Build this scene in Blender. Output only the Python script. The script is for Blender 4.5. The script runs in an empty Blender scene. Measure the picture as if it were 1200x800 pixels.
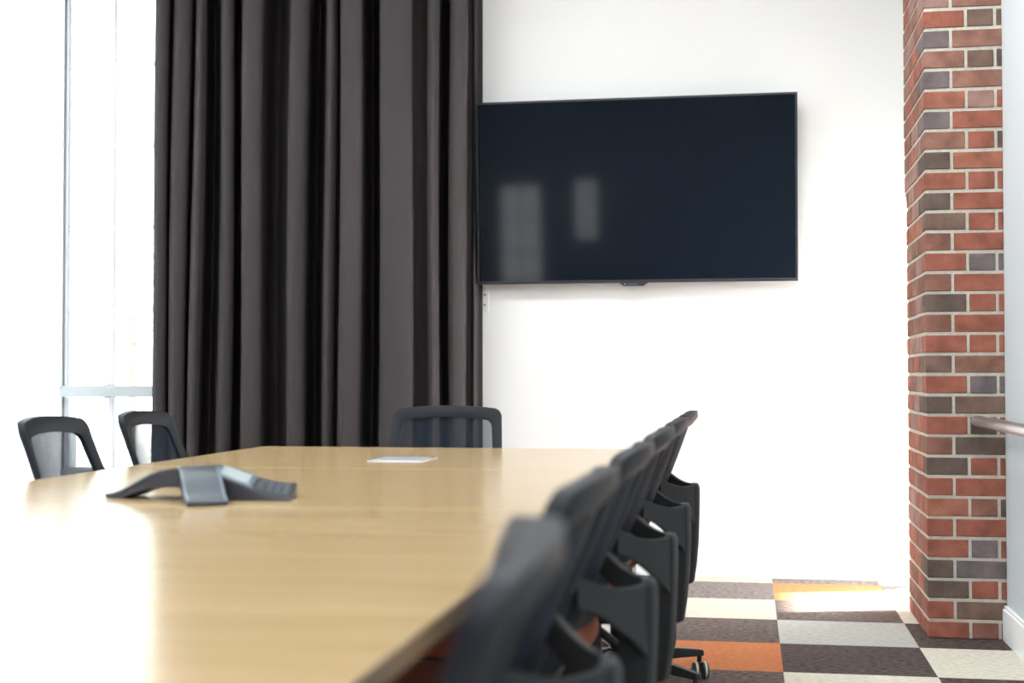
import bpy, bmesh, math, random
from mathutils import Vector, Matrix
random.seed(7)
C = bpy.context.scene.collection
PI = math.pi
R = math.radians

# ------------------------------------------------------------------ helpers
def link(o, parent=None):
    C.objects.link(o)
    if parent is not None:
        o.parent = parent
    return o

def tag(o, label=None, cat=None, group=None, kind=None):
    if label: o['label'] = label
    if cat: o['category'] = cat
    if group: o['group'] = group
    if kind: o['kind'] = kind
    return o

def thing(name, label, cat, loc=(0, 0, 0), rz=0, group=None):
    o = bpy.data.objects.new(name, None)
    o.empty_display_size = .1
    o.location = loc
    o.rotation_euler = (0, 0, rz)
    link(o)
    return tag(o, label, cat, group)

def obj(name, bm, mats, parent=None, smooth=None, bevel=0, seg=2):
    me = bpy.data.meshes.new(name)
    bmesh.ops.recalc_face_normals(bm, faces=bm.faces[:])
    bm.to_mesh(me); bm.free()
    if not isinstance(mats, (list, tuple)): mats = [mats]
    for m in mats: me.materials.append(m)
    o = bpy.data.objects.new(name, me)
    link(o, parent)
    if smooth is not None:
        for p in me.polygons: p.use_smooth = True
        if smooth < 179:
            me.set_sharp_from_angle(angle=R(smooth))
    if bevel:
        b = o.modifiers.new('bevel', 'BEVEL'); b.width = bevel; b.segments = seg
        b.limit_method = 'ANGLE'; b.angle_limit = R(40)
    return o

def box(bm, x0, x1, y0, y1, z0, z1, mi=0, M=None):
    vs = [Vector((x, y, z)) for x in (x0, x1) for y in (y0, y1) for z in (z0, z1)]
    if M is not None: vs = [M @ v for v in vs]
    v = [bm.verts.new(p) for p in vs]
    for q in ((0, 1, 3, 2), (4, 6, 7, 5), (0, 4, 5, 1), (2, 3, 7, 6), (0, 2, 6, 4), (1, 5, 7, 3)):
        f = bm.faces.new([v[i] for i in q]); f.material_index = mi
    return bm

def loft(bm, rings, cap=True, closed=True, mi=0):
    vr = [[bm.verts.new(p) for p in r] for r in rings]
    n = len(vr[0])
    for a, b in zip(vr, vr[1:]):
        for i in range(n if closed else n - 1):
            j = (i + 1) % n
            f = bm.faces.new((a[i], a[j], b[j], b[i])); f.material_index = mi
    if cap and closed:
        bm.faces.new(vr[0][::-1]).material_index = mi
        bm.faces.new(vr[-1]).material_index = mi
    return bm

def tube(bm, pts, r, n=12, mi=0):
    pts = [Vector(p) for p in pts]
    rs = r if isinstance(r, (list, tuple)) else [r] * len(pts)
    up = Vector((0, 0, 1)); rings = []
    prev = None
    for i, p in enumerate(pts):
        t = (pts[min(i + 1, len(pts) - 1)] - pts[max(i - 1, 0)]).normalized()
        if prev is None:
            a = t.cross(up)
            if a.length < 1e-3: a = t.cross(Vector((1, 0, 0)))
        else:
            a = prev - t * prev.dot(t)
        a.normalize(); prev = a
        b = t.cross(a)
        rings.append([p + (a * math.cos(k * 2 * PI / n) + b * math.sin(k * 2 * PI / n)) * rs[i] for k in range(n)])
    return loft(bm, rings, mi=mi)

def lathe(bm, prof, c=(0, 0, 0), axis='z', n=24, mi=0):
    rings = []
    for r, h in prof:
        ring = []
        for k in range(n):
            a = 2 * PI * k / n
            u, v = r * math.cos(a), r * math.sin(a)
            p = (u, v, h) if axis == 'z' else ((h, u, v) if axis == 'x' else (u, h, v))
            ring.append(Vector(p) + Vector(c))
        rings.append(ring)
    return loft(bm, rings, mi=mi)

def spline(pts, per=8):
    out = []
    P = [pts[0]] + list(pts) + [pts[-1]]
    for i in range(1, len(P) - 2):
        p0, p1, p2, p3 = P[i - 1], P[i], P[i + 1], P[i + 2]
        for k in range(per):
            t = k / per
            out.append(tuple(.5 * (2 * b + (c - a) * t + (2 * a - 5 * b + 4 * c - d) * t * t + (3 * b - a - 3 * c + d) * t ** 3)
                             for a, b, c, d in zip(p0, p1, p2, p3)))
    out.append(tuple(pts[-1]))
    return out

# ------------------------------------------------------------------ materials
def mat(name, col, rough=.5, metal=0., var=0., vscale=20., bump=0., bscale=200., spec=.5, sheen=0., stretch=(1, 1, 1), coat=0., detail=4):
    m = bpy.data.materials.new(name); m.use_nodes = True
    nt = m.node_tree; n = nt.nodes; l = nt.links
    b = n['Principled BSDF']
    b.inputs['Base Color'].default_value = (*col, 1)
    b.inputs['Roughness'].default_value = rough
    b.inputs['Metallic'].default_value = metal
    b.inputs['Specular IOR Level'].default_value = spec
    b.inputs['Coat Weight'].default_value = coat
    if sheen:
        b.inputs['Sheen Weight'].default_value = sheen
    tc = n.new('ShaderNodeTexCoord'); mp = n.new('ShaderNodeMapping')
    mp.inputs['Scale'].default_value = stretch
    l.new(tc.outputs['Object'], mp.inputs['Vector'])
    if var:
        t = n.new('ShaderNodeTexNoise'); t.inputs['Scale'].default_value = vscale; t.inputs['Detail'].default_value = detail
        l.new(mp.outputs[0], t.inputs['Vector'])
        r = n.new('ShaderNodeValToRGB')
        r.color_ramp.elements[0].position = .3; r.color_ramp.elements[1].position = .7
        r.color_ramp.elements[0].color = (*[c * (1 - var) for c in col], 1)
        r.color_ramp.elements[1].color = (*[min(1, c * (1 + var)) for c in col], 1)
        l.new(t.outputs['Fac'], r.inputs[0]); l.new(r.outputs[0], b.inputs['Base Color'])
    if bump:
        t2 = n.new('ShaderNodeTexNoise'); t2.inputs['Scale'].default_value = bscale; t2.inputs['Detail'].default_value = 3
        l.new(mp.outputs[0], t2.inputs['Vector'])
        bp = n.new('ShaderNodeBump'); bp.inputs['Strength'].default_value = bump; bp.inputs['Distance'].default_value = .004
        l.new(t2.outputs['Fac'], bp.inputs['Height']); l.new(bp.outputs[0], b.inputs['Normal'])
    return m

def emit(name, col, s):
    m = bpy.data.materials.new(name); m.use_nodes = True
    nt = m.node_tree; nt.nodes.clear()
    e = nt.nodes.new('ShaderNodeEmission'); e.inputs[0].default_value = (*col, 1); e.inputs[1].default_value = s
    o = nt.nodes.new('ShaderNodeOutputMaterial'); nt.links.new(e.outputs[0], o.inputs[0])
    return m

def glass_mat(name):
    m = bpy.data.materials.new(name); m.use_nodes = True
    nt = m.node_tree; nt.nodes.clear()
    t = nt.nodes.new('ShaderNodeBsdfTransparent'); g = nt.nodes.new('ShaderNodeBsdfGlossy')
    t.inputs[0].default_value = (.96, .98, .98, 1); g.inputs['Roughness'].default_value = .02
    f = nt.nodes.new('ShaderNodeFresnel'); f.inputs[0].default_value = 1.45
    x = nt.nodes.new('ShaderNodeMixShader'); o = nt.nodes.new('ShaderNodeOutputMaterial')
    nt.links.new(f.outputs[0], x.inputs[0]); nt.links.new(t.outputs[0], x.inputs[1]); nt.links.new(g.outputs[0], x.inputs[2])
    nt.links.new(x.outputs[0], o.inputs[0])
    return m

def mesh_fabric(name, col, through):
    # woven mesh cloth: part of the light passes between the threads
    m = bpy.data.materials.new(name); m.use_nodes = True
    nt = m.node_tree; n = nt.nodes; l = nt.links
    b = n['Principled BSDF']; b.inputs['Base Color'].default_value = (*col, 1); b.inputs['Roughness'].default_value = .7; b.inputs['Specular IOR Level'].default_value = .08
    t = n.new('ShaderNodeBsdfTransparent'); x = n.new('ShaderNodeMixShader')
    # the open share of a weave shrinks the more slantwise one looks through it
    tc = n.new('ShaderNodeTexCoord'); ns = n.new('ShaderNodeTexNoise'); ns.inputs['Scale'].default_value = 180
    mr = n.new('ShaderNodeMapRange'); mr.inputs['To Min'].default_value = through - .06; mr.inputs['To Max'].default_value = through + .06
    g = n.new('ShaderNodeNewGeometry'); dp = n.new('ShaderNodeVectorMath'); dp.operation = 'DOT_PRODUCT'
    ab = n.new('ShaderNodeMath'); ab.operation = 'ABSOLUTE'; mx = n.new('ShaderNodeMath'); mx.operation = 'MAXIMUM'; mx.inputs[1].default_value = .08
    iv = n.new('ShaderNodeMath'); iv.operation = 'POWER'; iv.inputs[1].default_value = -.8
    pw = n.new('ShaderNodeMath'); pw.operation = 'POWER'
    l.new(g.outputs['Normal'], dp.inputs[0]); l.new(g.outputs['Incoming'], dp.inputs[1]); l.new(dp.outputs['Value'], ab.inputs[0])
    l.new(ab.outputs[0], mx.inputs[0]); l.new(mx.outputs[0], iv.inputs[0])
    l.new(tc.outputs['Object'], ns.inputs['Vector']); l.new(ns.outputs['Fac'], mr.inputs['Value'])
    l.new(mr.outputs[0], pw.inputs[0]); l.new(iv.outputs[0], pw.inputs[1])
    l.new(pw.outputs[0], x.inputs[0]); l.new(b.outputs[0], x.inputs[1]); l.new(t.outputs[0], x.inputs[2])
    l.new(x.outputs[0], n['Material Output'].inputs[0])
    return m

def wood_mat():
    m = bpy.data.materials.new('maple_laminate'); m.use_nodes = True
    nt = m.node_tree; n = nt.nodes; l = nt.links; b = n['Principled BSDF']
    tc = n.new('ShaderNodeTexCoord'); mp = n.new('ShaderNodeMapping'); mp.inputs['Scale'].default_value = (1.2, 22, 22)
    ns = n.new('ShaderNodeTexNoise'); ns.inputs['Scale'].default_value = 2.2; ns.inputs['Detail'].default_value = 6; ns.inputs['Distortion'].default_value = .6
    r = n.new('ShaderNodeValToRGB')
    r.color_ramp.elements[0].position = .25; r.color_ramp.elements[1].position = .8
    r.color_ramp.elements[0].color = (*WOOD_A, 1); r.color_ramp.elements[1].color = (*WOOD_B, 1)
    l.new(tc.outputs['Object'], mp.inputs['Vector']); l.new(mp.outputs[0], ns.inputs['Vector'])
    l.new(ns.outputs['Fac'], r.inputs[0]); l.new(r.outputs[0], b.inputs['Base Color'])
    b.inputs['Roughness'].default_value = .2; b.inputs['Specular IOR Level'].default_value = .5
    return m
WOOD_A = (.355, .245, .12); WOOD_B = (.44, .325, .18)

def shade_mat():
    m = bpy.data.materials.new('white_shade_cloth'); m.use_nodes = True
    nt = m.node_tree; nt.nodes.clear()
    d = nt.nodes.new('ShaderNodeBsdfDiffuse'); d.inputs[0].default_value = (.75, .76, .77, 1)
    t = nt.nodes.new('ShaderNodeBsdfTranslucent'); t.inputs[0].default_value = (.8, .82, .86, 1)
    x = nt.nodes.new('ShaderNodeMixShader'); x.inputs[0].default_value = .21; o = nt.nodes.new('ShaderNodeOutputMaterial')
    nt.links.new(d.outputs[0], x.inputs[1]); nt.links.new(t.outputs[0], x.inputs[2]); nt.links.new(x.outputs[0], o.inputs[0])
    return m

M = dict(
    shade=shade_mat(),
    wall=mat('white_wall_paint', (.86, .87, .865), .7, bump=.05, bscale=350),
    wall_far=mat('slate_wall_paint', (.13, .165, .21), .7),
    wall_grey=mat('pale_grey_wall_paint', (.58, .635, .66), .55, bump=.05, bscale=350),
    trim=mat('white_gloss_paint', (.84, .86, .87), .4),
    ceil=mat('ceiling_paint', (.82, .82, .82), .8),
    frame=mat('white_window_frame', (.70, .72, .76), .5),
    rail=mat('pale_window_bar', (.40, .45, .45), .45),
    seal=mat('painted_corner_shadow', (.22, .26, .27), .6),
    glass=glass_mat('window_glass'),
    curtain=mat('charcoal_drape', (.052, .046, .048), .95, var=.12, vscale=600, bump=.2, bscale=900, spec=.15, stretch=(1, 1, .5)),
    tvframe=mat('black_bezel', (.012, .014, .02), .35),
    screen=mat('glossy_screen', (.004, .006, .010), .06, spec=.36),
    tvmark=mat('bezel_mark', (.16, .18, .22), .4),
    plastic=mat('charcoal_chair_plastic', (.010, .012, .017), .50, bump=.08, bscale=900, spec=.2),
    plastic_side=mat('grey_chair_plastic', (.020, .022, .025), .50, bump=.08, bscale=900, spec=.25),
    mesh=mesh_fabric('chair_back_mesh', (.014, .020, .032), .38),
    seat=mat('rust_seat_fabric', (.26, .064, .033), .9, var=.2, vscale=200, bump=.3, bscale=600),
    black=mat('black_nylon', (.010, .011, .014), .4, spec=.3),
    wheel=mat('black_wheel', (.015, .015, .017), .4),
    tyre=mat('grey_caster_tread', (.55, .53, .50), .5),
    chrome=mat('chrome', (.75, .76, .78), .15, metal=1),
    steel=mat('brushed_steel', (.62, .62, .63), .3, metal=1, var=.08, vscale=40, stretch=(20, 1, 20)),
    wood=wood_mat(),
    edge=mat('table_edge_band', (.22, .135, .068), .4, var=.1, vscale=8),
    leg=mat('dark_table_base', (.05, .05, .055), .4),
    port=mat('silver_port_lid', (.60, .65, .72), .3, metal=.6),
    phone=mat('phone_charcoal', (.022, .024, .034), .4),
    phone_top=mat('phone_blue_grey', (.024, .036, .052), .32, bump=.12, bscale=1500),
    phone_rim=mat('phone_silver_rim', (.14, .18, .22), .3, metal=.3),
    lcd=mat('phone_display', (.36, .42, .42), .15),
    key=mat('phone_keys', (.07, .085, .10), .4),
    pale=mat('white_wall_plate', (.80, .81, .82), .35),
    dark=mat('dark_slot', (.02, .02, .02), .6),
    cable=mat('pale_cable', (.58, .52, .45), .5),
    fill_glow=emit('fill_panel_glow', (.96, .985, 1.0), 21.0),
    leaf=mat('leaf_green', (.34, .40, .24), .6, var=.25, vscale=3),
    bark=mat('bark', (.2, .15, .11), .9, var=.3, vscale=20),
    ground=mat('pale_paving', (.62, .62, .60), .9, var=.08, vscale=4),
    mortar=mat('mortar', (.52, .49, .43), .95, var=.12, vscale=60, bump=.4, bscale=250),
)

# ------------------------------------------------------------------ room shell
XL, XR, YB, YF, ZC = -3.63, .957, 6.877, -5.0, 3.6
XA, YA = .114, 6.72            # carpet tile seams
T = .5

def floor():
    cols = dict(
        brown=(.105, .078, .070), dark=(.070, .053, .048), orange=(.43, .15, .062),
        grey=(.40, .40, .37), cream=(.56, .525, .44), mauve=(.16, .13, .125))
    names = list(cols); mats = []
    for k in names:
        c = cols[k]
        m = mat('carpet_' + k, c, .97, var=.6 if k in ('brown', 'dark', 'mauve') else .16, vscale=75,
                bump=.7, bscale=260, spec=.1, stretch=(.55, 1, 1), detail=2)
        mats.append(m)
    I = {k: i for i, k in enumerate(names)}
    known = {
        (-1, 0): 'cream', (-1, 1): 'mauve', (-1, 2): 'cream', (-1, 3): 'brown', (-1, 4): 'orange', (-1, 5): 'brown',
        (0, 0): 'mauve', (0, 1): 'orange', (0, 2): 'brown', (0, 3): 'grey', (0, 4): 'dark', (0, 5): 'cream',
        (1, 0): 'cream', (1, 1): 'mauve', (1, 2): 'cream', (1, 3): 'dark', (1, 4): 'cream', (1, 5): 'dark'}
    bm = bmesh.new()
    xs = sorted({XL, 1.0} | {XA + T * i for i in range(-7, 2)})
    ys = sorted({YF, YB} | {YA - T * i for i in range(0, 24) if YA - T * i > YF})
    V = {}
    rnd = random.Random(3)
    alt = ['brown', 'dark', 'mauve']; lit = ['orange', 'cream', 'grey', 'cream']
    for i in range(len(xs) - 1):
        for j in range(len(ys) - 1):
            q = []
            for a, b in ((i, j), (i + 1, j), (i + 1, j + 1), (i, j + 1)):
                if (a, b) not in V: V[a, b] = bm.verts.new((xs[a], ys[b], 0))
                q.append(V[a, b])
            f = bm.faces.new(q)
            cx, cy = (xs[i] + xs[i + 1]) / 2, (ys[j] + ys[j + 1]) / 2
            ci = math.floor((cx - XA) / T); ri = math.floor((YA - cy) / T) + 1
            k = known.get((ci, ri)) or (rnd.choice(alt) if (ci + ri) % 2 == 0 else rnd.choice(lit))
            f.material_index = I[k]
    o = obj('floor', bm, mats)
    tag(o, kind='structure')
    s = o.modifiers.new('slab', 'SOLIDIFY'); s.thickness = .05; s.offset = -1
floor()

def shell(name, boxes, m, bevel=0):
    bm = bmesh.new()
    for b in boxes: box(bm, *b)
    return tag(obj(name, bm, m, bevel=bevel), kind='structure')

TH = .16
# back wall with the tall gridded window on its left end
WX0, WX1, WZ0, WZ1 = -3.6185, -1.75, .49, 3.42
shell('wall_back', [
    (WX1, XR + TH, YB, YB + TH, 0, ZC), (XL - TH, WX1, YB, YB + TH, 0, WZ0), (XL - TH, WX1, YB, YB + TH, WZ1, ZC),
    (XL - TH, WX0 - .010, YB, YB + TH, WZ0, WZ1)], M['wall'])
# left wall: a high narrow window that lets the sun in, and a tall one with its roller shade down
LY0, LY1, LZ0, LZ1 = 4.77, 5.35, 1.06, 3.0
SY0, SY1, SZ0, SZ1 = 5.60, YB - .012, .40, 3.42
shell('wall_left', [
    (XL - TH, XL, YF - TH, LY0, 0, ZC), (XL - TH, XL, LY1, SY0, 0, ZC), (XL - TH, XL, SY1, YB + TH, 0, ZC),
    (XL - TH, XL, LY0, LY1, 0, LZ0), (XL - TH, XL, LY0, LY1, LZ1, ZC),
    (XL - TH, XL, SY0, SY1, 0, SZ0), (XL - TH, XL, SY0, SY1, SZ1, ZC)], M['wall'])
shell('wall_right', [(XR, XR + TH, YF - TH, YB, 0, ZC)], M['wall_grey'])
FW = [(-3.35, -2.75, .9, 2.3), (-2.32, -1.98, 1.5, 2.36)]
bx = []; px = XL - TH
for a, b, fz0, fz1 in FW:
    bx.append((px, a, YF - TH, YF, 0, ZC)); bx.append((a, b, YF - TH, YF, 0, fz0)); bx.append((a, b, YF - TH, YF, fz1, ZC)); px = b
bx.append((px, XR + TH, YF - TH, YF, 0, ZC))
shell('wall_front', bx, M['wall_far'])
shell('ceiling', [(XL - TH, XR + TH, YF - TH, YB + TH, ZC, ZC + .1)], M['ceil'])

# baseboards
shell('baseboard_back', [(XL + .02, XR, YB - .016, YB, 0, .112), (XL + .02, XR, YB - .011, YB, .112, .122)], M['trim'], .002)
shell('baseboard_right', [(XR - .018, XR, YF, 5.418, 0, .118), (XR - .012, XR, YF, 5.418, .118, .13)], M['trim'], .002)
shell('baseboard_left', [(XL, XL + .016, YF, YB - .02, 0, .12)], M['trim'], .002)

def window(name, x0, x1, z0, z1, y, xs, zs, m, fw=.035, mw=.022, d=.05):
    """frame in the XZ plane; muntins at xs / zs; glass a child"""
    bm = bmesh.new()
    box(bm, x0, x0 + fw, y, y + d, z0, z1); box(bm, x1 - fw, x1, y, y + d, z0, z1)
    box(bm, x0 + fw, x1 - fw, y, y + d, z0, z0 + fw); box(bm, x0 + fw, x1 - fw, y, y + d, z1 - fw, z1)
    for x in xs: box(bm, x - mw / 2, x + mw / 2, y + .008, y + d - .008, z0 + fw, z1 - fw)
    for z in zs: box(bm, x0 + fw, x1 - fw, y + .010, y + d - .010, z - mw / 2, z + mw / 2)
    o = tag(obj(name, bm, m), kind='structure')
    g = bmesh.new(); box(g, x0 + fw * .5, x1 - fw * .5, y + d / 2 - .003, y + d / 2 + .003, z0 + fw * .5, z1 - fw * .5)
    obj('window_glass', g, M['glass'], o)
    return o

mz = [.91 + .4385 * k for k in (1, 2, 3, 4, 5)]
w1 = window('window_1', WX0, WX1, WZ0, WZ1, YB + .003, [-3.357 + .27 * k for k in range(0, 6)], mz, M['frame'], fw=.012, mw=.026)
bm = bmesh.new(); box(bm, XL + .008, WX1, YB - .055, YB - .006, .880, .940)
for k in range(3): box(bm, -3.357 + .54 * k - .012, -3.357 + .54 * k + .012, YB - .05, YB - .012, .872, .948)
obj('shade_bar', bm, M['rail'], w1, bevel=.004)
bm = bmesh.new(); box(bm, WX0 - .0095, WX0 - .0005, YB + .0005, YB + .012, WZ0, WZ1); obj('window_seal', bm, M['seal'], w1)  # dark strip stands in for the corner shadow between frame and wall
bm = bmesh.new(); box(bm, XL + .008, WX1 + .05, YB - .03, YB + .02, WZ0 - .03, WZ0 + .004); obj('window_sill', bm, M['rail'], w1, bevel=.003)

# left window (turned into the YZ plane)
w2 = window('window_2', LY0, LY1, LZ0, LZ1, 0, [], [1.7, 2.35], M['frame'], fw=.02, mw=.02)
w2.matrix_world = Matrix(((0, -1, 0, XL - .08), (1, 0, 0, 0), (0, 0, 1, 0), (0, 0, 0, 1)))
w3 = window('window_3', SY0, SY1, SZ0, SZ1, 0, [], [], M['frame'], fw=.03)
w3.matrix_world = Matrix(((0, -1, 0, XL - .08), (1, 0, 0, 0), (0, 0, 1, 0), (0, 0, 0, 1)))
rs = thing('roller_blind', 'sunlit white roller blind lowered over the window at the far left', 'roller blind', (XL + .004, (SY0 - .03 + YB - .004) / 2, SZ1))
hw = (YB - .004 - SY0 + .03) / 2
bm = bmesh.new(); box(bm, -.0008, .0008, -hw, hw, SZ0 - .03 - SZ1, .02); obj('shade_fabric', bm, M['shade'], rs)
bm = bmesh.new(); tube(bm, [(.022, -hw, .02), (.022, hw, .02)], .022, 14); obj('roller', bm, M['frame'], rs, smooth=40)
bm = bmesh.new(); box(bm, -.0035, .009, -hw, hw, SZ0 - .056 - SZ1, SZ0 - .03 - SZ1); obj('hem_bar', bm, M['frame'], rs)
for k, (a, b, fz0, fz1) in enumerate(FW):
    window('window_%d' % (4 + k), a, b, fz0, fz1, YF - .1, [(a + b) / 2], [fz0 + (fz1 - fz0) * q / 3 for q in (1, 2)], M['frame'])

# ------------------------------------------------------------------ brick pillar
def pillar():
    cm = dict(red=(.27, .095, .065), orange=(.31, .12, .08), rb=(.215, .10, .075), brown=(.165, .105, .082),
              dk=(.115, .082, .068), pg=(.15, .12, .12), pink=(.29, .17, .145), mix=(.24, .12, .09))
    keys = list(cm)
    mats = [M['mortar']]
    for k in keys:
        c = cm[k]
        mats.append(mat('brick_' + k, c, .9, var=.30, vscale=14, bump=.6, bscale=130, spec=.2))
    I = {k: i + 1 for i, k in enumerate(keys)}
    rows = ['red rb dk', 'red brown', 'dk red red', 'dk pg', 'red pg red', 'red red', 'orange rb dk', 'red red', 'dk red red',
            'rb dk', 'red dk red', 'dk brown', 'red pg pg', 'brown mix', 'red red red', 'rb red', 'dk red red', 'rb red',
            'red pg pg', 'rb red', 'brown red red', 'dk red', 'red red red', 'dk orange', 'mix red dk', 'pg red', 'orange pink red', 'pg mix',
            'mix brown dk', 'pg mix', 'red brown brown', 'pink mix', 'red pg rb', 'dk red']
    x0, x1, y0, y1 = .670, XR, 5.424, 6.103
    ch, j = .0775, .0125
    bm = bmesh.new()
    box(bm, x0 + .004, x1, y0 + .004, y1 - .004, 0, ZC)
    rnd = random.Random(11)
    n = int(ZC / ch) + 1
    pool = ['red', 'red', 'orange', 'rb', 'mix', 'pink', 'brown', 'dk']
    for r in range(n):
        za = r * ch - .004; zb = min(za + ch - j, ZC - .001)
        za = max(za, .001)
        A = r % 2 == 0
        cols = rows[r].split() if r < len(rows) else [rnd.choice(pool) for _ in range(3)]
        if A:
            front = [(x0, x0 + .150), (x0 + .1615, x0 + .2565), (x0 + .268, x1)]
            dcorner = .094
        else:
            front = [(x0, x0 + .0945), (x0 + .106, x1)]
            dcorner = .195
        def brick(a, b, c, d, k):
            q = lambda: rnd.uniform(-.0012, .0012)
            box(bm, a, b, c + q(), d, za + q(), zb + q(), I[k])
        for i, (a, b) in enumerate(front):
            brick(a, b, y0, y0 + (dcorner if i == 0 else .09), cols[min(i, len(cols) - 1)])
        y = y0 + dcorner + j
        w = .200
        while y < y1 - .03:
            e = min(y + w, y1)
            if y1 - e < .05: e = y1
            brick(x0 + rnd.uniform(-.001, .001), x0 + .09, y, e, rnd.choice(pool[:6] + ['pink', 'orange', 'pink']))  # side bricks lean pale and pink: window light put into their colour
            y = e + j
            w = .2
    o = obj('brick_pillar', bm, mats, bevel=.0025, seg=1)
    tag(o, 'red and brown brick pillar with pale mortar beside the right wall', 'pillar', kind='structure')
pillar()

# ------------------------------------------------------------------ handrail on the right wall
hr = thing('handrail', 'brushed metal handrail tube on the grey right wall in front of the brick pillar', 'handrail', (.85, 5.4, .822))
bm = bmesh.new()
tube(bm, [(0, .012, 0), (0, .008, 0), (0, .0, 0), (0, -1, 0), (0, -2.4, 0)], [.014, .019, .021, .021, .021], 20)
obj('rail_tube', bm, M['steel'], hr, smooth=40)
for yy in (-1.0, -2.1):
    bm = bmesh.new()
    tube(bm, spline([(0, yy, -.018), (.002, yy, -.05), (.03, yy, -.07), (.102, yy, -.07)], 5), .007, 10)
    lathe(bm, [(.03, .0), (.03, .006)], (.101, yy, -.07), 'x', 20)
    obj('rail_bracket', bm, M['steel'], hr, smooth=40)

# ------------------------------------------------------------------ curtain
F_, YAW, PIT, ROLL, H_ = 1610.88, 0.169561245, 0.0245959889, -0.00065895751, .994168569
FWD = Vector((-math.sin(YAW) * math.cos(PIT), math.cos(YAW) * math.cos(PIT), math.sin(PIT)))
RT = Vector((math.cos(YAW), math.sin(YAW), 0)); UP = RT.cross(FWD)
RT, UP = RT * math.cos(ROLL) + UP * math.sin(ROLL), -RT * math.sin(ROLL) + UP * math.cos(ROLL)

def curtain():
    # plan of the folds: bulges toward the room, deep narrow valleys toward the window
    f = 6.44
    # left edge of each lit fold, its right edge, and how deep the valley after it is
    folds = [(-3.045, -2.975, .20), (-2.945, -2.86, .20), (-2.835, -2.785, .37), (-2.69, -2.62, .30), (-2.565, -2.46, .36), (-2.315, -2.225, .37),
             (-2.125, -2.075, .16), (-2.045, -1.935, .38), (-1.835, -1.67, .20), (-1.585, -1.535, .38), (-1.475, -1.40, .34)]
    P = lambda x, y: (x * y / 6.78, y)
    pts = [P(-3.02, f + .36)]
    for i, (a, b, d) in enumerate(folds):
        k = (0, .01, -.012, .012, -.006)[i % 5] + (.05 if i == 9 else .10 if i == 10 else 0)
        w = b - a
        pts += [P(a + .004, f + .14 + k), P(a - .004, f + .04 + k), P(a + .012, f + k), P(a + .55 * w, f + .006 + k), P(b - .010, f + .028 + k), P(b + .002, f + .06 + k), P(b + .006, f + .13 + k)]
        if i + 1 < len(folds):
            n = folds[i + 1][0]
            pts += [P(b + (n - b) * .30, f + d * .86 + k), P(b + (n - b) * .68, f + min(d, .385 - k))]
    pts += [P(-1.392, 6.79), P(-1.372, 6.83), P(-1.358, 6.815), (-1.356, 6.79), (-1.354, 6.805), (-1.353, 6.852), (-1.332, 6.857), (-1.3255, 6.857)]
    line = spline(pts, 7)
    zs = [0.03 + 3.42 * k / 36 for k in range(37)]
    bm = bmesh.new(); rows = []
    for z in zs:
        row = []
        for i, (x, y) in enumerate(line):
            s = i / len(line)
            fl = (1 - z / 3.4)
            xc = -1.35 + (x + 1.35) * (1 + .026 * fl) + .006 * math.sin(z * 1.7 + s * 17) * min(1, (1 - s) * 12)
            yc = y + .008 * math.sin(z * 1.1 + s * 23) * min(1, (1 - s) * 12)
            yc = min(yc, 6.858)
            row.append(bm.verts.new((xc, yc, z)))
        rows.append(row)
    for a, b in zip(rows, rows[1:]):
        for i in range(len(a) - 1):
            bm.faces.new((a[i], a[i + 1], b[i + 1], b[i]))
    o = obj('curtain', bm, M['curtain'], smooth=180)
    s = o.modifiers.new('cloth', 'SOLIDIFY'); s.thickness = .004; s.offset = 0
    tag(o, 'floor length charcoal curtain hanging in folds between the gridded window and the screen', 'curtain')
    bm = bmesh.new(); box(bm, -3.55, -1.30, 6.68, 6.72, 3.45, ZC)
    tag(obj('curtain_track', bm, M['trim'], bevel=.004), 'white ceiling track above the charcoal curtain', 'curtain track')
curtain()

# ------------------------------------------------------------------ wall screen
def screen():
    tilt = R(3.2)
    yb = 6.795
    W, Hh = 1.586, .912
    xc, zb = -.5485, 1.4515
    t = thing('television', 'large black flat screen television on the white back wall right of the curtain', 'television', (xc, yb, zb))
    t.rotation_euler = (tilt, 0, 0)
    bm = bmesh.new()
    w = W / 2; b = .011; d = .0
    # bezel ring: front at y=0, back at y=.03
    box(bm, -w, w, 0, .03, 0, .0145); box(bm, -w, w, 0, .03, Hh - b, Hh)
    box(bm, -w, -w + b, 0, .03, .0145, Hh - b); box(bm, w - b, w, 0, .03, .0145, Hh - b)
    obj('bezel', bm, M['tvframe'], t, bevel=.002)
    bm = bmesh.new(); box(bm, -w + b, w - b, .0025, .012, .0145, Hh - b)
    obj('screen', bm, M['screen'], t)
    bm = bmesh.new(); box(bm, -w + .02, w - .02, .012, .034, .02, Hh - .02); box(bm, -.45, .45, .034, .05, .1, .55)
    obj('back_shell', bm, M['tvframe'], t, bevel=.004)
    bm = bmesh.new()
    x0 = -.005
    loft(bm, [[Vector((x0 - .072, y, .001)), Vector((x0 - .05, y, -.016)), Vector((x0 + .05, y, -.016)), Vector((x0 + .072, y, .001))] for y in (.0, .022)])
    rc = obj('receiver_lip', bm, M['tvframe'], t, bevel=.002)
    bm = bmesh.new(); box(bm, x0 - .048, x0 - .036, -.001, .001, -.011, -.002)
    for k in range(4): box(bm, x0 - .026 + k * .012, x0 - .018 + k * .012, -.001, .001, -.009, -.004)
    obj('receiver_mark', bm, M['tvmark'], rc)
    bm = bmesh.new()
    for xx in (-.3, .3): box(bm, xx - .02, xx + .02, .045, .075, .1, .5)
    box(bm, -.36, .36, .07, .079, .12, .2)
    obj('wall_mount', bm, M['tvframe'], t)
screen()

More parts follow.
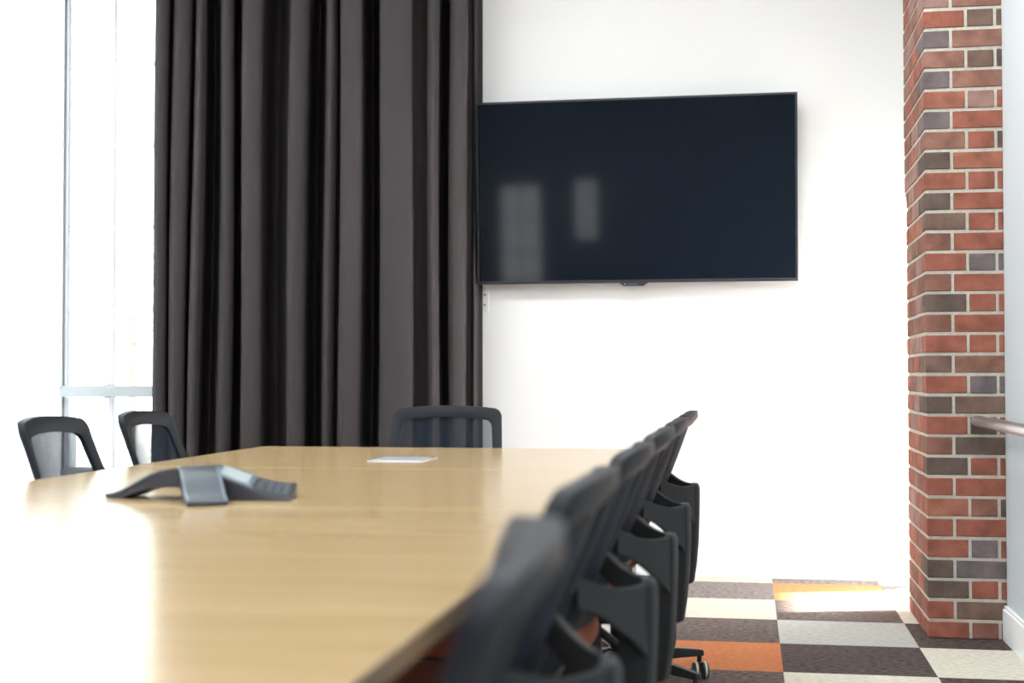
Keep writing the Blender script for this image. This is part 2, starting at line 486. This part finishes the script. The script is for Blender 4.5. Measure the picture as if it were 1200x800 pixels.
op = thing('outlet_plate', 'white wall outlet plate below the screen, half behind the curtain', 'outlet', (-1.333, YB, 1.378))
bm = bmesh.new(); box(bm, -.036, .036, -.007, 0, -.058, .058); obj('plate', bm, M['pale'], op, bevel=.003)
for z in (-.026, .026):
    for x in (-.0155, .0155):
        bm = bmesh.new(); box(bm, x - .0035, x + .0035, -.0085, -.006, z - .005, z + .005)
        obj('socket_slot', bm, M['dark'], op)
bm = bmesh.new(); tube(bm, [(-1.315, YB - .009, 1.425), (-1.316, YB - .012, 1.47), (-1.314, YB - .03, 1.55)], .0025, 8)
tag(obj('power_cable', bm, M['cable'], smooth=60), 'thin pale cable running from the wall outlet up behind the screen', 'cable')

# ------------------------------------------------------------------ conference table
TX0, TX1, TY0, TY1, TZ = -1.752, -.332, .35, 4.832, .735
def table():
    t = thing('conference_table', 'long pale maple conference table with dark edge and cross seams', 'table', ((TX0 + TX1) / 2, (TY0 + TY1) / 2, 0))
    ox, oy = t.location.x, t.location.y
    L = (TY1 - TY0) / 4
    for k in range(4):
        a = TY0 + k * L - oy + .0006; b = a + L - .0012
        bm = bmesh.new(); box(bm, TX0 - ox, TX1 - ox, a, b, TZ - .026, TZ)
        obj('tabletop', bm, M['wood'], t, bevel=.003)
        eb = [(TX0 - ox - .0022, TX0 - ox - .0002, a, b), (TX1 - ox + .0002, TX1 - ox + .0022, a, b)]
        if k == 0: eb.append((TX0 - ox, TX1 - ox, a - .0022, a - .0002))
        if k == 3: eb.append((TX0 - ox, TX1 - ox, b + .0002, b + .0022))
        for e in eb:
            bm = bmesh.new(); box(bm, *e, TZ - .0265, TZ - .0022)
            obj('edge_band', bm, M['edge'], t)
    for k in range(5):
        y = min(max(TY0 + k * L, TY0 + .45), TY1 - .75) - oy
        for s in (-1, 1):
            bm = bmesh.new(); tube(bm, [(s * .12, y, .0), (s * .12, y, .02), (s * .12, y, TZ - .03)], [.045, .03, .03], 16)
            lathe(bm, [(.11, 0), (.11, .012), (.05, .03)], (s * .12, y, 0), 'z', 24)
            obj('leg', bm, M['leg'], t, smooth=40)
    cx, cy = -1.045 - ox, 4.115 - oy
    bm = bmesh.new(); box(bm, cx - .085, cx + .085, cy - .105, cy + .105, TZ - .001, TZ + .003)
    p = obj('cable_port', bm, M['port'], t, bevel=.001)
    bm = bmesh.new(); box(bm, cx - .07, cx + .07, cy - .085, cy + .085, TZ + .003, TZ + .0042); obj('port_lid', bm, M['port'], p, bevel=.001)
table()

# ------------------------------------------------------------------ conference phone
def phone():
    c = (-1.145, 2.745, TZ + .0012)
    t = thing('conference_phone', 'three armed charcoal conference speakerphone on the maple table', 'conference phone', c, 0)
    HT = .066
    #            direction, length, half width at the middle, at the tip, arch under it
    arms = dict(front=(R(-60), .178, .041, .041, True), left=(R(174), .186, .042, .050, True), right=(R(13), .205, .046, .070, False))
    def prof(k, s):                     # s 0..1 along the arm: top height
        if k == 'right': return .016 + (HT - .016) * (.5 + .5 * math.cos(PI * min(1, s) ** .95))
        return .007 + (HT - .007) * (.5 + .5 * math.cos(PI * min(1, s) ** 1.3))
    def under(k, s):
        if not arms[k][4]: return 0.0
        return 0.0 if s > .80 else max(0.0, min(prof(k, s) - .012, .026 * math.cos(PI / 2 * (s / .80) ** 1.5)))
    def half(k, s): return arms[k][2] + (arms[k][3] - arms[k][2]) * s ** 1.5
    def place(k, s, w, z):
        if k == 'right': z += .16 * w * min(1, 4 * s) * min(1, z / prof(k, s))
        a = arms[k][0]; ca, sa = math.cos(a), math.sin(a); r = s * arms[k][1]
        return Vector((r * ca - w * sa, r * sa + w * ca, z))
    S = [i / 28 for i in range(29)]
    bm = bmesh.new()
    for k in arms:
        loft(bm, [[place(k, s, -half(k, s), under(k, s)), place(k, s, half(k, s), under(k, s)), place(k, s, half(k, s) * .95, prof(k, s)), place(k, s, -half(k, s) * .95, prof(k, s))] for s in S])
    obj('body', bm, M['phone'], t, smooth=35, bevel=.002)
    def strip(k, f0, f1, s0, s1, dz, n=24):
        bm = bmesh.new(); rr = []
        for i in range(n + 1):
            s = s0 + (s1 - s0) * i / n; h = half(k, s); z = prof(k, s)
            rr.append([place(k, s, f0 * h, z - .001), place(k, s, f1 * h, z - .001), place(k, s, f1 * h, z + dz), place(k, s, f0 * h, z + dz)])
        return loft(bm, rr)
    for k in ('front', 'left'):
        g = obj('speaker_grille', strip(k, -.86, .86, .0 if k == 'front' else .3, .955, .0014), M['phone_top'], t, smooth=35)
        for q in ((-1.0, -.86), (.86, 1.0)):
            obj('rim', strip(k, q[0], q[1], .12 if k == 'front' else .4, 1.0, .003), M['phone_rim'], t, smooth=35)
        obj('rim', strip(k, -.86, .86, .955, 1.0, .003, 3), M['phone_rim'], t)
    obj('display_bezel', strip('right', -.92, .92, .22, .60, .002), M['phone_rim'], t, smooth=35)
    obj('display', strip('right', -.72, .72, .27, .55, .0034), M['lcd'], t, smooth=35)
    kp = obj('keypad', strip('right', -.9, .9, .63, .98, .0012), M['phone'], t, smooth=35)
    for r in range(4):
        for q in range(3):
            s = .655 + .08 * r; w0 = (-.66 + .46 * q)
            obj('key', strip('right', w0, w0 + .34, s, s + .05, .003, 3), M['key'], kp)
phone()

# ------------------------------------------------------------------ chairs
def surf(y, z):
    """backrest surface: local x (rearwards) for a point at sideways y and height z"""
    lean = .238 - .33 * (.88 - z) - .18 * (.88 - z) ** 2
    return lean - .65 * y * y

def outline(n_c, wt, wb, zt, zb, r, crown):
    pts = []
    def corner(cx, cz, a0, a1):
        for k in range(n_c + 1):
            a = a0 + (a1 - a0) * k / n_c
            pts.append((cx + r * math.cos(a), cz + r * math.sin(a)))
    def edge(p, q, n=8):
        for k in range(1, n): pts.append((p[0] + (q[0] - p[0]) * k / n, p[1] + (q[1] - p[1]) * k / n))
    corner(wt - r, zt - r, 0, PI / 2); edge((wt - r, zt), (-wt + r, zt), 12)
    corner(-wt + r, zt - r, PI / 2, PI); edge((-wt, zt - r), (-wb, zb + r), 10)
    corner(-wb + r, zb + r, PI, 1.5 * PI); edge((-wb + r, zb), (wb - r, zb), 12)
    corner(wb - r, zb + r, 1.5 * PI, 2 * PI); edge((wb, zb + r), (wt, zt - r), 10)
    out = []
    for y, z in pts:
        if z > (zt + zb) / 2: z += crown * (1 - (y / wt) ** 2)
        out.append((y, z))
    return out

def make_chair(label, group):
    t = thing('office_chair', label, 'chair', (0, 0, 0), 0, group)
    # local +x is the chair's back
    outer = outline(6, .205, .232, .868, .47, .030, .014)
    inner = outline(6, .170, .200, .826, .505, .024, .012)
    bm = bmesh.new()
    loops = []
    for off, prof in ((-.008, outer), (.010, outer), (.018, [((a[0] + b[0]) / 2, (a[1] + b[1]) / 2) for a, b in zip(outer, inner)]), (.010, inner), (-.006, inner), (-.012, [((a[0] + b[0]) / 2, (a[1] + b[1]) / 2) for a, b in zip(outer, inner)])):
        lp = []
        for y, z in prof:
            thick = off * (.8 + .5 * max(0, (z - .80) / .08))      # the top bar is fuller
            lp.append(bm.verts.new((surf(y, z) + thick, y, z)))
        loops.append(lp)
    n = len(outer)
    for a, b in zip(loops, loops[1:] + loops[:1]):
        for i in range(n):
            k = (i + 1) % n
            bm.faces.new((a[i], a[k], b[k], b[i]))
    obj('back_frame', bm, M['plastic'], t, smooth=50)
    # mesh panel
    bm = bmesh.new(); cy, cz = 0, .665
    grow = [(y * 1.03, cz + (z - cz) * 1.03) for y, z in inner]
    rings = []
    for f in (1, .8, .6, .4, .2):
        rings.append([bm.verts.new((surf(y * f, cz + (z - cz) * f) + .001, y * f, cz + (z - cz) * f)) for y, z in grow])
    c0 = bm.verts.new((surf(0, cz) + .001, 0, cz))
    for a, b in zip(rings, rings[1:]):
        for i in range(n): bm.faces.new((a[i], a[(i + 1) % n], b[(i + 1) % n], b[i]))
    for i in range(n): bm.faces.new((rings[-1][i], rings[-1][(i + 1) % n], c0))
    obj('back_mesh', bm, M['mesh'], t, smooth=180)
    # Y-shaped support behind the backrest: two tall struts meeting in a spine
    bm = bmesh.new(); rings = []
    for z, xr, dp, w in ((.338, .232, .050, .027), (.346, .238, .058, .031), (.40, .246, .066, .032), (.47, .252, .068, .032), (.55, .255, .062, .032),
                         (.60, .256, .046, .033), (.640, .256, .030, .034), (.652, .251, .020, .030)):
        rings.append([Vector((xr - dp, -w, z)), Vector((xr - .008, -w, z)), Vector((xr, -w * .6, z)), Vector((xr + .002, 0, z)), Vector((xr, w * .6, z)), Vector((xr - .008, w, z)), Vector((xr - dp, w, z))])
    loft(bm, rings)
    obj('back_spine', bm, M['plastic_side'], t, smooth=35, bevel=.002)
    for sg in (-1, 1):
        bm = bmesh.new(); rings = []
        for i in range(15):
            k = i / 14
            y = .018 + .176 * k
            zt = .650 - .014 * math.sin(PI * k) + .030 * k
            zb = zt - .048 - .085 * (1 - min(1, k / .8)) ** 1.6
            xa = .243; xe = surf(.194, .65) + .014
            x = xa + (xe - xa) * (k ** 1.15)
            nx, ny = .80, .60
            a = Vector((nx * .006, ny * .006, 0)); p = Vector((x, y, 0)); up = Vector((0, 0, 1))
            q = [p - a + up * zb, p + a + up * zb, p + a + up * zt, p - a + up * zt]
            if sg < 0: q = [Vector((v.x, -v.y, v.z)) for v in q]
            rings.append(q)
        loft(bm, rings)
        obj('back_strut', bm, M['plastic_side'], t, smooth=35, bevel=.002)
    bm = bmesh.new()
    tube(bm, spline([(.205, 0, .36), (.204, 0, .28), (.18, 0, .235), (.12, 0, .228), (.02, 0, .30), (-.06, 0, .36)], 6), .012, 12)
    obj('back_bracket', bm, M['black'], t, smooth=60)
    # seat: cushion in rust fabric over a black shell
    def seat_ring(z, g):
        pts = []
        N = 40
        for k in range(N):
            a = 2 * PI * k / N
            ex = 2 / 3.4
            cx = math.copysign(abs(math.cos(a)) ** ex, math.cos(a)); sy = math.copysign(abs(math.sin(a)) ** ex, math.sin(a))
            x = -.135 + (.215 * g) * cx; y = (.235 * g) * sy * (1 - .04 * cx)
            zz = z - (.028 * max(0, (-x - .18) / .11) ** 2 if z > .42 else 0)
            pts.append(Vector((x, y, zz)))
        return pts
    bm = bmesh.new(); loft(bm, [seat_ring(z, g) for z, g in ((.412, .93), (.418, .99), (.43, 1.0), (.445, .995), (.456, .95), (.462, .8), (.461, .45), (.458, .1))])
    obj('seat', bm, M['seat'], t, smooth=180)
    bm = bmesh.new(); loft(bm, [seat_ring(z, g) for z, g in ((.385, .6), (.395, .9), (.411, .965), (.412, .93))])
    obj('seat_shell', bm, M['black'], t, smooth=60)
    bm = bmesh.new(); box(bm, -.15, .05, -.07, .07, .335, .387); obj('tilt_mechanism', bm, M['black'], t, bevel=.008)
    bm = bmesh.new(); lathe(bm, [(.028, .10), (.028, .24), (.018, .242), (.018, .34)], n=20); obj('gas_lift', bm, M['black'], t, smooth=40)
    bm = bmesh.new(); lathe(bm, [(.03, .072), (.044, .082), (.046, .112), (.036, .128)], n=24); hub = obj('base_hub', bm, M['black'], t, smooth=40)
    for k in range(5):
        a = R(36) + k * 2 * PI / 5
        Mz = Matrix.Rotation(a, 4, 'Z')
        bm = bmesh.new()
        secs = [(.03, .022, .074, .124), (.12, .019, .078, .118), (.22, .016, .076, .108), (.302, .0135, .074, .096), (.318, .0125, .074, .092)]
        rings = []
        for r, w, zb, zt in secs:
            rings.append([Mz @ Vector((r, -w, zb)), Mz @ Vector((r, w, zb)), Mz @ Vector((r, w * .8, zt)), Mz @ Vector((r, -w * .8, zt))])
        loft(bm, rings)
        obj('base_leg', bm, M['black'], t, bevel=.003)
        bm = bmesh.new()
        sw = R(70 + 55 * k)
        Mc = Mz @ Matrix.Translation((.306, 0, 0)) @ Matrix.Rotation(sw, 4, 'Z')
        tube(bm, [Mc @ Vector((0, 0, .03)), Mc @ Vector((0, 0, .08))], .008, 10)
        box(bm, -.02, .012, -.007, .007, .026, .054, M=Mc)
        for s in (-1, 1):
            rr = []
            for r, h in ((.012, .0), (.0265, .001), (.028, .004), (.028, .014), (.025, .018), (.010, .019)):
                rr.append([Mc @ Vector((-.014 + r * math.cos(q * 2 * PI / 20), s * (.006 + h), .0283 + r * math.sin(q * 2 * PI / 20))) for q in range(20)])
            loft(bm, rr)
        cs = obj('caster', bm, M['wheel'], t, smooth=40)
        bm = bmesh.new()
        for s in (-1, 1):
            rr = [[Mc @ Vector((-.014 + r * math.cos(q * 2 * PI / 20), s * h, .0283 + r * math.sin(q * 2 * PI / 20))) for q in range(20)]
                  for r, h in ((.0275, .011), (.0283, .012), (.0283, .018), (.0275, .019))]
            loft(bm, rr, cap=True)
        obj('caster_tread', bm, M['tyre'], cs, smooth=60)
    return t

def dup(root, loc, rz, label):
    r = root.copy(); C.objects.link(r); r.location = loc; r.rotation_euler = (0, 0, rz); r['label'] = label
    for ch in list(root.children):
        c = ch.copy(); C.objects.link(c); c.parent = r
        for g in list(ch.children):
            d = g.copy(); C.objects.link(d); d.parent = c
    return r

CG = 'mesh back chairs around the conference table'
right_y = [.99, 1.66, 2.33, 3.00, 3.71, 4.40]
right_labels = [
    'black mesh chair nearest the camera, blurred, on the table\'s right side',
    'second black mesh chair from the camera along the table\'s right side',
    'third black mesh chair from the camera along the table\'s right side',
    'fourth black mesh chair from the camera along the table\'s right side',
    'fifth black mesh chair from the camera, last but one before the white wall',
    'farthest right side mesh chair, next to the white wall, its caster on orange carpet']
c0 = make_chair(right_labels[0], CG)
c0.location = (-.385, right_y[0], 0); c0.rotation_euler = (0, 0, R(7))
swivelled = []
for i, (y, lb) in list(enumerate(zip(right_y, right_labels)))[1:]:
    q = dup(c0, (-.408, y, 0), 0, lb)
    if i in (2, 4): swivelled.append(q)
swivelled.append(c0)
dup(c0, (-1.10, 4.80, 0), R(90), 'black mesh chair at the far head of the table in front of the curtain')
dup(c0, (-1.69, 3.56, 0), R(184), 'black mesh chair left of the table, the one farther left against the white blind')
cb = dup(c0, (-1.69, 4.15, 0), R(183), 'black mesh chair left of the table, its back half against the charcoal curtain')
for ch in [c for q in [cb] + swivelled for c in q.children]:
    if ch.name.startswith(('base_leg', 'caster')): ch.rotation_euler = (0, 0, R(36))

# ------------------------------------------------------------------ added ceiling panels, unseen, that brighten the room
k = 0
for y in (-3.0, -.5, 2.0, 4.5):
    for x in (-2.5, -.2):
        t = thing('fill_panel', 'added fill light panel with white frame, unseen above the room', 'fill light', (x, y, ZC), 0, 'added fill lights')
        bm = bmesh.new(); w, h, b = .6, .3, .02
        box(bm, -w - b, w + b, -h - b, -h, -.02, 0); box(bm, -w - b, w + b, h, h + b, -.02, 0)
        box(bm, -w - b, -w, -h, h, -.02, 0); box(bm, w, w + b, -h, h, -.02, 0)
        obj('frame', bm, M['trim'], t)
        bm = bmesh.new(); box(bm, -w, w, -h, h, -.012, -.002); obj('glow_sheet', bm, M['fill_glow'], t)

# ------------------------------------------------------------------ outdoors
bm = bmesh.new(); box(bm, -60, 40, YB + .4, 80, -.35, -.25)
tag(obj('ground', bm, M['ground']), kind='structure')
tr = thing('tree', 'pale tree seen faintly through the gridded window', 'tree', (-10.4, 22, -.25))
bm = bmesh.new(); tube(bm, [(0, 0, 0), (.05, 0, 1.0), (0, .05, 1.9), (.05, 0, 2.9)], [.13, .10, .07, .03], 10)
for q in range(6):
    a = q * 1.05; tube(bm, [(.02, 0, 1.5 + .15 * q), (.5 * math.cos(a), .5 * math.sin(a), 2.0 + .18 * q)], [.04, .012], 6)
obj('trunk', bm, M['bark'], tr, smooth=60)
bm = bmesh.new(); rnd = random.Random(5)
for q in range(1500):
    a = rnd.uniform(0, 2 * PI); u = rnd.uniform(-1, 1); rr = rnd.random() ** .4
    s = math.sqrt(1 - u * u)
    c = Vector((math.cos(a) * s * rr * 1.15, math.sin(a) * s * rr * 1.15, 2.75 + u * rr * .95))
    d = Vector((rnd.uniform(-1, 1), rnd.uniform(-1, 1), rnd.uniform(-1, 1))).normalized()
    e = d.orthogonal().normalized(); f = d.cross(e)
    z = rnd.uniform(.04, .08)
    bm.faces.new([bm.verts.new(c + e * z), bm.verts.new(c + f * z * .6), bm.verts.new(c - e * z), bm.verts.new(c - f * z * .6)])
fo = obj('foliage', bm, M['leaf'], tr)

# ------------------------------------------------------------------ light
sun = bpy.data.lights.new('sun', 'SUN'); sun.energy = 150; sun.angle = R(.5); sun.color = (1, .96, .9)
so = bpy.data.objects.new('sun', sun); link(so)
az, el = math.atan(.285), R(15)
dv = Vector((math.cos(el) * math.cos(az), math.cos(el) * math.sin(az), -math.sin(el)))
so.rotation_euler = dv.to_track_quat('-Z', 'Y').to_euler()
so.location = (-8, 3, 4)

w = bpy.data.worlds.new('world'); bpy.context.scene.world = w; w.use_nodes = True
nt = w.node_tree; bg = nt.nodes['Background']
tc = nt.nodes.new('ShaderNodeTexCoord'); sx = nt.nodes.new('ShaderNodeSeparateXYZ'); rp = nt.nodes.new('ShaderNodeValToRGB')
rp.color_ramp.elements[0].position = .0; rp.color_ramp.elements[0].color = (1, 1, 1, 1)
rp.color_ramp.elements[1].position = .6; rp.color_ramp.elements[1].color = (.62, .80, 1, 1)
nt.links.new(tc.outputs['Generated'], sx.inputs[0]); nt.links.new(sx.outputs['Z'], rp.inputs[0]); nt.links.new(rp.outputs[0], bg.inputs[0])
bg.inputs[1].default_value = 3.2

def portal(loc, rot, sx_, sy_):
    l = bpy.data.lights.new('window_portal', 'AREA'); l.shape = 'RECTANGLE'; l.size = sx_; l.size_y = sy_; l.cycles.is_portal = True
    o = bpy.data.objects.new('window_portal', l); link(o); o.location = loc; o.rotation_euler = rot
portal(((WX0 + WX1) / 2, YB + .15, (WZ0 + WZ1) / 2), (R(-90), 0, 0), WX1 - WX0, WZ1 - WZ0)
portal((XL - .15, (LY0 + LY1) / 2, (LZ0 + LZ1) / 2), (0, R(-90), 0), LZ1 - LZ0, LY1 - LY0)
for a, b, fz0, fz1 in FW:
    portal(((a + b) / 2, YF - .15, (fz0 + fz1) / 2), (R(90), 0, 0), b - a, fz1 - fz0)

# ------------------------------------------------------------------ camera
cam = bpy.data.cameras.new('camera'); co = bpy.data.objects.new('camera', cam); link(co)
cam.sensor_width = 36; cam.lens = F_ / 1200 * 36
cam.dof.use_dof = True; cam.dof.focus_distance = 5.1; cam.dof.aperture_fstop = 2.8
cam.clip_start = .02
B = -FWD
co.matrix_world = Matrix(((RT.x, UP.x, B.x, 0), (RT.y, UP.y, B.y, 0), (RT.z, UP.z, B.z, H_), (0, 0, 0, 1)))
sc = bpy.context.scene
sc.camera = co
sc.view_settings.view_transform = 'Standard'; sc.view_settings.look = 'None'
sc.view_settings.gamma = 1; sc.view_settings.use_curve_mapping = False
sc.view_settings.exposure = 0.25
sc.cycles.use_denoising = True
sc.cycles.max_bounces = 10; sc.cycles.diffuse_bounces = 6; sc.cycles.transparent_max_bounces = 16
sc.cycles.caustics_reflective = False; sc.cycles.caustics_refractive = False
sc.cycles.sample_clamp_indirect = 8
